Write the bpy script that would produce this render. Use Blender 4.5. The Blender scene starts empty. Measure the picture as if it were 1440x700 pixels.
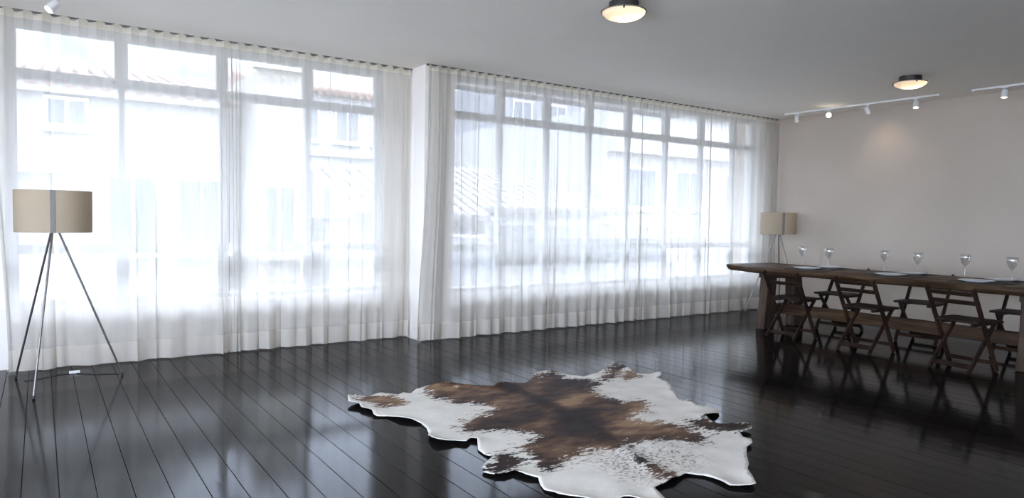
import bpy, bmesh, math, random
from mathutils import Vector, Matrix
from mathutils.geometry import delaunay_2d_cdt
from mathutils import noise as mnoise

random.seed(7)
SC = bpy.context.scene
COL = SC.collection
PI = math.pi

# ------------------------------------------------------------------ camera, light, exposure
F_PX, YAW, PITCH, ROLL, CAM_H = 964.42, math.radians(34.565), math.radians(2.5525), math.radians(0.9946), 1.3143
_F = Vector((math.sin(YAW) * math.cos(PITCH), math.cos(YAW) * math.cos(PITCH), -math.sin(PITCH)))
_R0 = Vector((math.cos(YAW), -math.sin(YAW), 0)); _U0 = _R0.cross(_F)
_R = _R0 * math.cos(ROLL) + _U0 * math.sin(ROLL)
_U = _U0 * math.cos(ROLL) - _R0 * math.sin(ROLL)
cam_data = bpy.data.cameras.new('camera'); cam = bpy.data.objects.new('camera', cam_data); COL.objects.link(cam)
cam_data.sensor_width = 36.0; cam_data.lens = F_PX / 1440 * 36.0; cam_data.clip_end = 500
cam.matrix_world = Matrix(((_R.x, _U.x, -_F.x, 0), (_R.y, _U.y, -_F.y, 0), (_R.z, _U.z, -_F.z, CAM_H), (0, 0, 0, 1)))
SC.camera = cam

world = bpy.data.worlds.new('world'); SC.world = world; world.use_nodes = True
_bg = world.node_tree.nodes['Background']
_bg.inputs['Color'].default_value = (0.715, 0.80, 1.0, 1); _bg.inputs['Strength'].default_value = 4.6

sun_data = bpy.data.lights.new('sun', 'SUN'); sun = bpy.data.objects.new('sun', sun_data); COL.objects.link(sun)
sun_data.energy = 4.0; sun_data.color = (1.0, 0.97, 0.92); sun_data.angle = math.radians(0.6)
sun.rotation_euler = Vector((-0.72, 0.30, -0.62)).to_track_quat('-Z', 'Y').to_euler()   # from behind this building on to the houses opposite

vs = SC.view_settings
SC.display_settings.display_device = 'sRGB'
vs.view_transform = 'Standard'; vs.look = 'None'; vs.gamma = 1.0; vs.use_curve_mapping = False
vs.exposure = 2.2
SC.cycles.transparent_max_bounces = 40
SC.cycles.max_bounces = 14
SC.cycles.diffuse_bounces = 6
SC.cycles.sample_clamp_indirect = 6.0
SC.cycles.caustics_reflective = False
SC.cycles.caustics_refractive = False
SC.cycles.use_denoising = True

def portal(name, x0, x1, y, z0, z1):                 # guides daylight sampling, gives off no light itself
    d = bpy.data.lights.new(name, 'AREA'); d.shape = 'RECTANGLE'; d.size = x1 - x0; d.size_y = z1 - z0
    d.cycles.is_portal = True
    o = bpy.data.objects.new(name, d); COL.objects.link(o)
    o.location = ((x0 + x1) / 2, y, (z0 + z1) / 2); o.rotation_euler = (-PI / 2, 0, 0)
    return o
portal('daylight_portal', -0.25, 3.12, 7.24, 0.45, 2.87)
portal('daylight_portal', 3.68, 9.15, 6.90, 0.42, 2.87)
pb = portal('daylight_portal', -2.3, 1.5, -4.74, 0.25, 2.75); pb.rotation_euler = (PI / 2, 0, 0)
pl = portal('daylight_portal', -3.1, 3.1, -1.0, 0.25, 2.75); pl.location = (-2.84, 1.3, 1.5); pl.rotation_euler = (PI / 2, 0, -PI / 2)

# ------------------------------------------------------------------ room measures (metres)
H = 2.91
YL, YR = 6.766, 6.425            # mean planes of the left and right curtains
XW = 9.41                        # grey wall
X0, YB = -2.6, -4.5              # wall to the left, wall behind

# ------------------------------------------------------------------ materials
def srgb(r, g, b):
    f = lambda c: c / 12.92 if c <= 0.04045 else ((c + 0.055) / 1.055) ** 2.4
    return (f(r / 255), f(g / 255), f(b / 255), 1)

def new_mat(name):
    m = bpy.data.materials.new(name); m.use_nodes = True
    nt = m.node_tree; return m, nt, nt.nodes['Principled BSDF'], nt.nodes['Material Output']

def noise_node(nt, scale, detail=3, coord='Object', stretch=None, rough=0.5):
    tc = nt.nodes.new('ShaderNodeTexCoord'); n = nt.nodes.new('ShaderNodeTexNoise')
    n.inputs['Scale'].default_value = scale; n.inputs['Detail'].default_value = detail; n.inputs['Roughness'].default_value = rough
    if stretch:
        mp = nt.nodes.new('ShaderNodeMapping'); mp.inputs['Scale'].default_value = stretch
        nt.links.new(tc.outputs[coord], mp.inputs['Vector']); nt.links.new(mp.outputs['Vector'], n.inputs['Vector'])
    else:
        nt.links.new(tc.outputs[coord], n.inputs['Vector'])
    return n

def ramp(nt, src, stops):
    r = nt.nodes.new('ShaderNodeValToRGB')
    while len(r.color_ramp.elements) < len(stops): r.color_ramp.elements.new(0.5)
    for e, (pos, c) in zip(r.color_ramp.elements, stops): e.position = pos; e.color = c
    nt.links.new(src, r.inputs['Fac']); return r

def bump(nt, bsdf, src, strength, dist=0.01):
    b = nt.nodes.new('ShaderNodeBump'); b.inputs['Strength'].default_value = strength; b.inputs['Distance'].default_value = dist
    nt.links.new(src, b.inputs['Height']); nt.links.new(b.outputs['Normal'], bsdf.inputs['Normal']); return b

def mat_noise(name, c1, c2, scale=6, rough=0.6, bumps=0.1, bdist=0.004, stretch=None, metallic=0, coord='Object', spec=0.5, detail=4):
    m, nt, b, _ = new_mat(name)
    n = noise_node(nt, scale, detail, coord, stretch)
    r = ramp(nt, n.outputs['Fac'], [(0.3, c1), (0.7, c2)])
    nt.links.new(r.outputs['Color'], b.inputs['Base Color'])
    b.inputs['Roughness'].default_value = rough; b.inputs['Metallic'].default_value = metallic
    b.inputs['Specular IOR Level'].default_value = spec
    if bumps: bump(nt, b, n.outputs['Fac'], bumps, bdist)
    return m

M = {}
M['ceiling'] = mat_noise('ceiling_paint', (0.90, 0.845, 0.77, 1), (0.92, 0.865, 0.79, 1), 2.5, 0.85, 0.03)
M['wall'] = mat_noise('white_wall_paint', (0.85, 0.80, 0.74, 1), (0.87, 0.82, 0.76, 1), 3, 0.8, 0.05)
M['grey_wall'] = mat_noise('warm_grey_wall_paint', (0.455, 0.388, 0.318, 1), (0.495, 0.422, 0.348, 1), 1.4, 0.7, 0.05)
M['far_wall'] = mat_noise('white_side_wall_paint', (0.76, 0.72, 0.67, 1), (0.80, 0.76, 0.71, 1), 1.4, 0.8, 0.05)
M['base'] = mat_noise('baseboard_paint', (0.50, 0.48, 0.455, 1), (0.54, 0.52, 0.49, 1), 4, 0.4, 0.03)
M['frame'] = mat_noise('window_frame_paint', (0.60, 0.61, 0.63, 1), (0.66, 0.67, 0.69, 1), 6, 0.5, 0.03)
M['white_metal'] = mat_noise('white_enamel', (0.72, 0.71, 0.69, 1), (0.76, 0.75, 0.73, 1), 20, 0.35, 0.0)
M['rail'] = mat_noise('curtain_rail_metal', (0.10, 0.09, 0.08, 1), (0.14, 0.13, 0.115, 1), 30, 0.5, 0.0)
M['steel'] = mat_noise('brushed_steel', (0.22, 0.205, 0.195, 1), (0.28, 0.265, 0.25, 1), 40, 0.38, 0.0, metallic=1.0)
M['dark_metal'] = mat_noise('dark_bronze_metal', (0.02, 0.018, 0.016, 1), (0.035, 0.03, 0.028, 1), 30, 0.45, 0.0)
M['rubber'] = mat_noise('black_rubber', (0.015, 0.015, 0.015, 1), (0.025, 0.025, 0.025, 1), 30, 0.6, 0.0)
M['porcelain'] = mat_noise('white_porcelain', (0.62, 0.62, 0.61, 1), (0.66, 0.66, 0.65, 1), 10, 0.12, 0.0)
M['placemat'] = mat_noise('dark_woven_placemat', (0.02, 0.014, 0.011, 1), (0.05, 0.036, 0.028, 1), 160, 0.8, 0.5, 0.002)
M['subfloor'] = mat_noise('dark_subfloor', (0.006, 0.006, 0.006, 1), (0.01, 0.01, 0.01, 1), 9, 0.9, 0.0)
M['hide_back'] = mat_noise('hide_suede', (0.05, 0.045, 0.04, 1), (0.09, 0.08, 0.07, 1), 40, 0.95, 0.2)

def floor_mat():
    m, nt, b, _ = new_mat('dark_varnished_boards')
    n = noise_node(nt, 1.0, 5, 'Object', (9, 1.1, 9))
    oi = nt.nodes.new('ShaderNodeObjectInfo')
    add = nt.nodes.new('ShaderNodeMath'); add.operation = 'MULTIPLY_ADD'; add.inputs[1].default_value = 0.5
    nt.links.new(n.outputs['Fac'], add.inputs[0])
    sc = nt.nodes.new('ShaderNodeMath'); sc.operation = 'MULTIPLY'; sc.inputs[1].default_value = 0.5
    nt.links.new(oi.outputs['Random'], sc.inputs[0]); nt.links.new(sc.outputs[0], add.inputs[2])
    r = ramp(nt, add.outputs[0], [(0.15, (0.005, 0.0042, 0.004, 1)), (0.85, (0.010, 0.0085, 0.008, 1))])
    nt.links.new(r.outputs['Color'], b.inputs['Base Color'])
    n2 = noise_node(nt, 3.0, 4, 'Object', (3, 0.8, 1))
    rr = nt.nodes.new('ShaderNodeMapRange'); rr.inputs['To Min'].default_value = 0.07; rr.inputs['To Max'].default_value = 0.14
    nt.links.new(n2.outputs['Fac'], rr.inputs['Value']); nt.links.new(rr.outputs[0], b.inputs['Roughness'])
    b.inputs['Specular IOR Level'].default_value = 0.05
    n3 = noise_node(nt, 1.0, 3, 'Object', (14, 3.0, 1))
    bump(nt, b, n3.outputs['Fac'], 0.10, 0.006)
    return m
M['floor'] = floor_mat()

def wood_mat(name, dark, mid, light, grain=(1.5, 22, 22), rough=0.5):
    m, nt, b, _ = new_mat(name)
    n = noise_node(nt, 1.0, 6, 'Object', grain, 0.62)
    n2 = noise_node(nt, 2.0, 3, 'Object')
    mx = nt.nodes.new('ShaderNodeMath'); mx.operation = 'MULTIPLY_ADD'; mx.inputs[1].default_value = 0.65
    h = nt.nodes.new('ShaderNodeMath'); h.operation = 'MULTIPLY'; h.inputs[1].default_value = 0.35
    nt.links.new(n2.outputs['Fac'], h.inputs[0]); nt.links.new(n.outputs['Fac'], mx.inputs[0]); nt.links.new(h.outputs[0], mx.inputs[2])
    r = ramp(nt, mx.outputs[0], [(0.3, dark), (0.5, mid), (0.68, light)])
    nt.links.new(r.outputs['Color'], b.inputs['Base Color'])
    b.inputs['Roughness'].default_value = rough; b.inputs['Specular IOR Level'].default_value = 0.14
    bump(nt, b, mx.outputs[0], 0.35, 0.006)
    return m
M['table_wood'] = wood_mat('rough_dark_timber', (0.016, 0.009, 0.005, 1), (0.055, 0.031, 0.016, 1), (0.135, 0.08, 0.042, 1), (22, 1.6, 22), 0.46)
M['post_wood'] = wood_mat('weathered_timber', (0.018, 0.0115, 0.008, 1), (0.05, 0.032, 0.022, 1), (0.10, 0.068, 0.049, 1), (14, 14, 1.4), 0.6)
M['chair_wood'] = wood_mat('stained_chair_wood', (0.008, 0.0042, 0.003, 1), (0.021, 0.011, 0.007, 1), (0.046, 0.024, 0.0145, 1), (9, 9, 2.2), 0.5)

def sheer_mat(name, see, tint_d, tint_t, weave=True):
    m = bpy.data.materials.new(name); m.use_nodes = True; nt = m.node_tree; nt.nodes.clear()
    out = nt.nodes.new('ShaderNodeOutputMaterial')
    tr = nt.nodes.new('ShaderNodeBsdfTransparent'); tr.inputs['Color'].default_value = (1, 1, 1, 1)
    df = nt.nodes.new('ShaderNodeBsdfDiffuse'); tl = nt.nodes.new('ShaderNodeBsdfTranslucent')
    df.inputs['Color'].default_value = tint_d; tl.inputs['Color'].default_value = tint_t
    m1 = nt.nodes.new('ShaderNodeMixShader'); m1.inputs[0].default_value = 0.5
    m2 = nt.nodes.new('ShaderNodeMixShader')
    nt.links.new(df.outputs[0], m1.inputs[1]); nt.links.new(tl.outputs[0], m1.inputs[2])
    nt.links.new(m1.outputs[0], m2.inputs[1]); nt.links.new(tr.outputs[0], m2.inputs[2]); nt.links.new(m2.outputs[0], out.inputs['Surface'])
    n = noise_node(nt, 1.0, 3, 'Object', (60, 60, 3.0))
    mr = nt.nodes.new('ShaderNodeMapRange'); mr.inputs['To Min'].default_value = see - 0.05; mr.inputs['To Max'].default_value = see + 0.05
    nt.links.new(n.outputs['Fac'], mr.inputs['Value']); nt.links.new(mr.outputs[0], m2.inputs[0])
    return m
M['sheer'] = sheer_mat('white_sheer_voile', 0.30, (0.68, 0.645, 0.585, 1), (0.64, 0.61, 0.55, 1))
M['hem'] = sheer_mat('white_sheer_voile_doubled', 0.05, (0.76, 0.71, 0.635, 1), (0.72, 0.665, 0.59, 1))
M['heading'] = sheer_mat('cream_heading_tape', 0.10, (0.80, 0.76, 0.66, 1), (0.62, 0.56, 0.44, 1))

def glass_pane_mat():
    m = bpy.data.materials.new('window_glass'); m.use_nodes = True; nt = m.node_tree; nt.nodes.clear()
    out = nt.nodes.new('ShaderNodeOutputMaterial'); tr = nt.nodes.new('ShaderNodeBsdfTransparent'); gl = nt.nodes.new('ShaderNodeBsdfGlossy')
    tr.inputs['Color'].default_value = (0.95, 0.97, 0.98, 1); gl.inputs['Roughness'].default_value = 0.02
    lw = nt.nodes.new('ShaderNodeLayerWeight'); lw.inputs['Blend'].default_value = 0.5
    pw = nt.nodes.new('ShaderNodeMath'); pw.operation = 'POWER'; pw.inputs[1].default_value = 4.0; nt.links.new(lw.outputs['Facing'], pw.inputs[0])
    fr = nt.nodes.new('ShaderNodeMapRange'); fr.inputs['To Min'].default_value = 0.04; fr.inputs['To Max'].default_value = 0.6; nt.links.new(pw.outputs[0], fr.inputs['Value'])
    mx = nt.nodes.new('ShaderNodeMixShader'); nt.links.new(fr.outputs[0], mx.inputs[0]); nt.links.new(tr.outputs[0], mx.inputs[1]); nt.links.new(gl.outputs[0], mx.inputs[2])
    nt.links.new(mx.outputs[0], out.inputs['Surface']); return m
M['pane'] = glass_pane_mat()

def wine_glass_mat():
    m = bpy.data.materials.new('clear_crystal'); m.use_nodes = True; nt = m.node_tree; nt.nodes.clear()
    out = nt.nodes.new('ShaderNodeOutputMaterial'); tr = nt.nodes.new('ShaderNodeBsdfTransparent'); gl = nt.nodes.new('ShaderNodeBsdfGlossy')
    tr.inputs['Color'].default_value = (0.97, 0.975, 0.975, 1); gl.inputs['Roughness'].default_value = 0.03
    lw = nt.nodes.new('ShaderNodeLayerWeight'); lw.inputs['Blend'].default_value = 0.5
    pw = nt.nodes.new('ShaderNodeMath'); pw.operation = 'POWER'; pw.inputs[1].default_value = 4.0; nt.links.new(lw.outputs['Facing'], pw.inputs[0])
    fr = nt.nodes.new('ShaderNodeMapRange'); fr.inputs['To Min'].default_value = 0.13; fr.inputs['To Max'].default_value = 0.7; nt.links.new(pw.outputs[0], fr.inputs['Value'])
    mx = nt.nodes.new('ShaderNodeMixShader'); nt.links.new(fr.outputs[0], mx.inputs[0]); nt.links.new(tr.outputs[0], mx.inputs[1]); nt.links.new(gl.outputs[0], mx.inputs[2])
    nt.links.new(mx.outputs[0], out.inputs['Surface']); return m
M['crystal'] = wine_glass_mat()

def shade_mat():
    m = bpy.data.materials.new('cream_lampshade_fabric'); m.use_nodes = True; nt = m.node_tree; nt.nodes.clear()
    out = nt.nodes.new('ShaderNodeOutputMaterial'); df = nt.nodes.new('ShaderNodeBsdfDiffuse'); tl = nt.nodes.new('ShaderNodeBsdfTranslucent')
    n = noise_node(nt, 1.0, 2, 'Object', (140, 140, 140))
    r = ramp(nt, n.outputs['Fac'], [(0.3, (0.50, 0.43, 0.325, 1)), (0.7, (0.55, 0.475, 0.365, 1))])
    nt.links.new(r.outputs['Color'], df.inputs['Color']); tl.inputs['Color'].default_value = (0.80, 0.66, 0.46, 1)
    mx = nt.nodes.new('ShaderNodeMixShader'); mx.inputs[0].default_value = 0.42
    nt.links.new(df.outputs[0], mx.inputs[1]); nt.links.new(tl.outputs[0], mx.inputs[2]); nt.links.new(mx.outputs[0], out.inputs['Surface'])
    return m
M['shade'] = shade_mat()
M['seam'] = mat_noise('shade_strip', (0.16, 0.14, 0.12, 1), (0.20, 0.18, 0.155, 1), 60, 0.6, 0.0)

def glow_mat(name, col, strength, base):
    m, nt, b, _ = new_mat(name)
    n = noise_node(nt, 7, 2)
    r = ramp(nt, n.outputs['Fac'], [(0.3, tuple(c * 0.92 for c in base[:3]) + (1,)), (0.7, base)])
    nt.links.new(r.outputs['Color'], b.inputs['Base Color'])
    b.inputs['Emission Color'].default_value = col; b.inputs['Emission Strength'].default_value = strength
    b.inputs['Roughness'].default_value = 0.35
    return m
M['lamp_glow'] = glow_mat('lit_lamp_lens', (1.0, 0.86, 0.66, 1), 12.0, (0.9, 0.88, 0.84, 1))
M['lamp_soft'] = glow_mat('lamp_lens', (1.0, 0.9, 0.78, 1), 0.7, (0.85, 0.84, 0.82, 1))

def bowl_mat():
    m = bpy.data.materials.new('frosted_bowl_glass'); m.use_nodes = True; nt = m.node_tree; nt.nodes.clear()
    out = nt.nodes.new('ShaderNodeOutputMaterial'); df = nt.nodes.new('ShaderNodeBsdfDiffuse'); tl = nt.nodes.new('ShaderNodeBsdfTranslucent')
    gl = nt.nodes.new('ShaderNodeBsdfGlossy'); gl.inputs['Roughness'].default_value = 0.15
    n = noise_node(nt, 30, 2); r = ramp(nt, n.outputs['Fac'], [(0.3, (0.80, 0.74, 0.66, 1)), (0.7, (0.84, 0.78, 0.70, 1))])
    nt.links.new(r.outputs['Color'], df.inputs['Color']); nt.links.new(r.outputs['Color'], tl.inputs['Color'])
    mx = nt.nodes.new('ShaderNodeMixShader'); mx.inputs[0].default_value = 0.6
    nt.links.new(df.outputs[0], mx.inputs[1]); nt.links.new(tl.outputs[0], mx.inputs[2])
    m2 = nt.nodes.new('ShaderNodeMixShader'); m2.inputs[0].default_value = 0.06
    nt.links.new(mx.outputs[0], m2.inputs[1]); nt.links.new(gl.outputs[0], m2.inputs[2]); nt.links.new(m2.outputs[0], out.inputs['Surface'])
    return m
M['bowl'] = bowl_mat()

# outdoors
M['plaster_white'] = mat_noise('white_plaster', (0.245, 0.24, 0.23, 1), (0.27, 0.265, 0.255, 1), 0.8, 0.9, 0.1)
M['plaster_cream'] = mat_noise('cream_plaster', (0.20, 0.185, 0.155, 1), (0.225, 0.21, 0.18, 1), 0.8, 0.9, 0.1)
M['plaster_grey'] = mat_noise('grey_plaster', (0.12, 0.123, 0.13, 1), (0.14, 0.143, 0.15, 1), 0.8, 0.9, 0.1)
M['roof_tile'] = mat_noise('clay_roof_tile', (0.14, 0.085, 0.065, 1), (0.19, 0.125, 0.10, 1), 6, 0.85, 0.2)
M['old_roof_tile'] = mat_noise('weathered_roof_tile', (0.10, 0.095, 0.088, 1), (0.17, 0.157, 0.148, 1), 6, 0.85, 0.2)
M['out_glass'] = mat_noise('facade_window', (0.05, 0.055, 0.06, 1), (0.07, 0.075, 0.08, 1), 2, 0.15, 0.0)
M['hill'] = mat_noise('hillside_greenery', (0.10, 0.105, 0.095, 1), (0.17, 0.175, 0.165, 1), 0.25, 0.95, 0.3, 0.3)
M['asphalt'] = mat_noise('grey_asphalt', (0.10, 0.10, 0.10, 1), (0.14, 0.14, 0.14, 1), 0.6, 0.9, 0.1)
M['street'] = mat_noise('pale_bounce_paving', (0.46, 0.45, 0.43, 1), (0.54, 0.53, 0.51, 1), 0.6, 0.9, 0.1)  # kept pale so the unseen ground throws daylight up into the room

# ------------------------------------------------------------------ helpers
class MB:
    """collects shapes and links them as one mesh object"""
    def __init__(s): s.v = []; s.f = []
    def add(s, vs, fs):
        o = len(s.v); s.v += [tuple(v) for v in vs]; s.f += [tuple(i + o for i in f) for f in fs]; return s
    def box(s, x0, x1, y0, y1, z0, z1):
        return s.add([(x0, y0, z0), (x1, y0, z0), (x1, y1, z0), (x0, y1, z0), (x0, y0, z1), (x1, y0, z1), (x1, y1, z1), (x0, y1, z1)],
                     [(0, 3, 2, 1), (4, 5, 6, 7), (0, 1, 5, 4), (1, 2, 6, 5), (2, 3, 7, 6), (3, 0, 4, 7)])
    def bar(s, a, b, w, h, up=(0, 0, 1), ch=0.0):
        """rectangular bar from a to b: w across, h along up; ch = chamfer"""
        a, b = Vector(a), Vector(b); d = (b - a).normalized(); up = Vector(up)
        r = d.cross(up).normalized(); u = r.cross(d).normalized()
        if ch <= 0: prof = [(-w/2, -h/2), (w/2, -h/2), (w/2, h/2), (-w/2, h/2)]
        else:
            prof = [(-w/2 + ch, -h/2), (w/2 - ch, -h/2), (w/2, -h/2 + ch), (w/2, h/2 - ch), (w/2 - ch, h/2), (-w/2 + ch, h/2), (-w/2, h/2 - ch), (-w/2, -h/2 + ch)]
        n = len(prof); vs = [p + r * x + u * y for p in (a, b) for x, y in prof]
        fs = [(i, (i + 1) % n, n + (i + 1) % n, n + i) for i in range(n)] + [tuple(range(n))[::-1], tuple(range(n, 2 * n))]
        return s.add(vs, fs)
    def tube(s, pts, rad, n=10):
        pts = [Vector(p) for p in pts]; rads = rad if isinstance(rad, (list, tuple)) else [rad] * len(pts)
        vs = []; ref = Vector((0, 0, 1)); d0 = (pts[1] - pts[0]).normalized()
        if abs(d0.dot(ref)) > 0.95: ref = Vector((1, 0, 0))
        for i, p in enumerate(pts):
            d = (pts[min(i + 1, len(pts) - 1)] - pts[max(i - 1, 0)]).normalized()
            r = d.cross(ref).normalized(); u = r.cross(d)
            vs += [p + (r * math.cos(2 * PI * k / n) + u * math.sin(2 * PI * k / n)) * rads[i] for k in range(n)]
        fs = [(i * n + k, i * n + (k + 1) % n, (i + 1) * n + (k + 1) % n, (i + 1) * n + k) for i in range(len(pts) - 1) for k in range(n)]
        fs += [tuple(range(n))[::-1], tuple(range((len(pts) - 1) * n, len(pts) * n))]
        return s.add(vs, fs)
    def lathe(s, prof, n=32, c=(0, 0, 0), closed=False):
        """prof: list of (radius, z)"""
        c = Vector(c); vs = []; fs = []
        for r, z in prof: vs += [c + Vector((r * math.cos(2 * PI * k / n), r * math.sin(2 * PI * k / n), z)) for k in range(n)]
        m = len(prof)
        for i in range(m if closed else m - 1):
            j = (i + 1) % m
            fs += [(i * n + k, i * n + (k + 1) % n, j * n + (k + 1) % n, j * n + k) for k in range(n)]
        if not closed: fs += [tuple(range(n))[::-1], tuple(range((m - 1) * n, m * n))]
        return s.add(vs, fs)
    def prism(s, poly, z0, z1):
        n = len(poly); vs = [(x, y, z0) for x, y in poly] + [(x, y, z1) for x, y in poly]
        return s.add(vs, [(i, (i + 1) % n, n + (i + 1) % n, n + i) for i in range(n)] + [tuple(range(n))[::-1], tuple(range(n, 2 * n))])
    def mesh(s, name, smooth=False):
        me = bpy.data.meshes.new(name); me.from_pydata(s.v, [], s.f)
        bm = bmesh.new(); bm.from_mesh(me); bmesh.ops.recalc_face_normals(bm, faces=bm.faces); bm.to_mesh(me); bm.free()
        if smooth:
            for p in me.polygons: p.use_smooth = True
        me.update(); return me
    def build(s, name, mat, parent=None, smooth=False, bevel=0.0, loc=None):
        o = bpy.data.objects.new(name, s.mesh(name, smooth)); COL.objects.link(o)
        o.data.materials.append(M[mat])
        if parent is not None: o.parent = parent
        if loc is not None: o.location = loc
        if bevel:
            b = o.modifiers.new('bevel', 'BEVEL'); b.width = bevel; b.segments = 2; b.limit_method = 'ANGLE'
        if smooth == 'auto': auto(o)
        return o

def auto(o, ang=40):
    me = o.data
    for p in me.polygons: p.use_smooth = True
    bm = bmesh.new(); bm.from_mesh(me); lim = math.radians(ang)
    for e in bm.edges:
        if len(e.link_faces) == 2 and e.calc_face_angle(0) > lim: e.smooth = False
    bm.to_mesh(me); bm.free()

def tag(o, label=None, cat=None, group=None, kind=None):
    if label: o['label'] = label
    if cat: o['category'] = cat
    if group: o['group'] = group
    if kind: o['kind'] = kind
    return o

def thing(name, label, cat, loc=(0, 0, 0), rz=0.0, group=None, kind=None):
    o = bpy.data.objects.new(name, None); COL.objects.link(o); o.empty_display_size = 0.1
    o.location = loc; o.rotation_euler = (0, 0, rz)
    return tag(o, label, cat, group, kind)

def copy_tree(o, parent=None):
    c = o.copy(); COL.objects.link(c); c.parent = parent
    for ch in list(o.children): copy_tree(ch, c)
    return c

def piece(me, name, mat, parent, loc, rot=(0, 0, 0), scale=(1, 1, 1)):
    o = bpy.data.objects.new(name, me); COL.objects.link(o); o.parent = parent
    if not me.materials: me.materials.append(M[mat])
    o.location = loc; o.rotation_euler = rot; o.scale = scale
    return o

def smooth01(t): t = max(0.0, min(1.0, t)); return t * t * (3 - 2 * t)

# ------------------------------------------------------------------ room shell
floor = tag(MB().box(X0, XW, YB, 7.2, -0.25, -0.022).build('floor', 'subfloor'), 'dark floor of wide varnished boards', 'floor', kind='structure')
PW, PG = 0.1465, 0.0026
k0 = int(math.floor((X0 + 0.086) / PW)); k1 = int(math.ceil((XW + 0.086) / PW))
rb = random.Random(3)
for k in range(k0, k1):
    xa, xb = max(X0, -0.086 + k * PW), min(XW, -0.086 + (k + 1) * PW)
    if xb - xa < 0.02: continue
    w = xb - xa - PG
    yend = 6.945 if (xa + xb) / 2 < 3.34 else 6.595
    if 3.34 <= (xa + xb) / 2 <= 3.75: yend = 6.495
    cuts = [YB, rb.uniform(-2.2, 1.4), yend]
    for ya, yb in zip(cuts[:-1], cuts[1:]):
        h = 0.022; c = 0.0012; L = yb - ya - 0.002
        prof = [(-w/2, -h), (w/2, -h), (w/2, -c), (w/2 - c, 0), (-w/2 + c, 0), (-w/2, -c)]
        n = len(prof); vs = [(x, y, z) for y in (-L/2, L/2) for x, z in prof]
        me = MB().add(vs, [(i, (i + 1) % n, n + (i + 1) % n, n + i) for i in range(n)] + [tuple(range(n))[::-1], tuple(range(n, 2 * n))]).mesh('floor_board')
        piece(me, 'floor_board', 'floor', floor, ((xa + xb) / 2, (ya + yb) / 2, -0.0006 + rb.uniform(-0.0005, 0.0004)), (0, math.radians(rb.uniform(-0.13, 0.13)), 0))

tag(MB().box(X0 - 0.2, XW + 0.2, YB - 0.2, 7.25, H, H + 0.3).build('ceiling', 'ceiling'), 'plain off white ceiling', 'ceiling', kind='structure')
tag(MB().box(XW, XW + 0.2, YB - 0.2, 7.25, -0.25, H).build('wall_right', 'grey_wall'), 'warm grey wall behind the dining table', 'wall', kind='structure')
tag(MB().box(X0 - 0.2, X0, YB - 0.2, 7.25, -0.25, 0.25).box(X0 - 0.2, X0, YB - 0.2, 7.25, 2.75, H).box(X0 - 0.2, X0, YB - 0.2, -1.8, 0.25, 2.75).box(X0 - 0.2, X0, 4.4, 7.25, 0.25, 2.75).build('wall_left', 'far_wall'), 'white side wall with a long opening added for daylight', 'wall', kind='structure')
tag(MB().box(X0, XW, YB - 0.2, YB, -0.25, 0.25).box(X0, XW, YB - 0.2, YB, 2.75, H).box(X0, -2.3, YB - 0.2, YB, 0.25, 2.75).box(1.5, XW, YB - 0.2, YB, 0.25, 2.75).build('wall_back', 'far_wall'), 'white wall facing the sheer curtains with a long opening added for daylight', 'wall', kind='structure')
# window wall: parapets, heads, piers
wf = MB()
wf.box(X0, 3.34, 6.95, 7.2, -0.25, 0.50).box(X0, 3.34, 6.95, 7.2, 2.865, H).box(X0, -0.23, 6.95, 7.2, 0.50, 2.865).box(3.08, 3.34, 6.95, 7.2, 0.50, 2.865)
wf.box(3.70, XW, 6.60, 6.85, -0.25, 0.47).box(3.70, XW, 6.60, 6.85, 2.865, H).box(9.12, XW, 6.60, 6.85, 0.47, 2.865)
tag(wf.build('wall_front', 'wall'), 'white window wall with low parapet', 'wall', kind='structure')
tag(MB().box(3.34, 3.70, 6.50, 7.2, -0.25, H).build('wall_column', 'wall'), 'white square pier between the two window bays', 'pillar', kind='structure')
bb = MB(); bb.box(XW - 0.018, XW, YB, 6.6, 0, 0.10).box(XW - 0.026, XW, YB, 6.6, 0.088, 0.105)
tag(bb.build('baseboard_right', 'base'), 'pale baseboard along the grey wall', 'baseboard', kind='structure')

tag(MB().box(X0 - 0.3, XW + 0.4, 6.86, 9.1, 3.24, 3.44).build('added_sky_block', 'plaster_grey'), 'unseen slab added above the windows outside to block sky light', 'light blocker', kind='structure')  # added out of view to cut the sky light reaching the curtains

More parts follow.
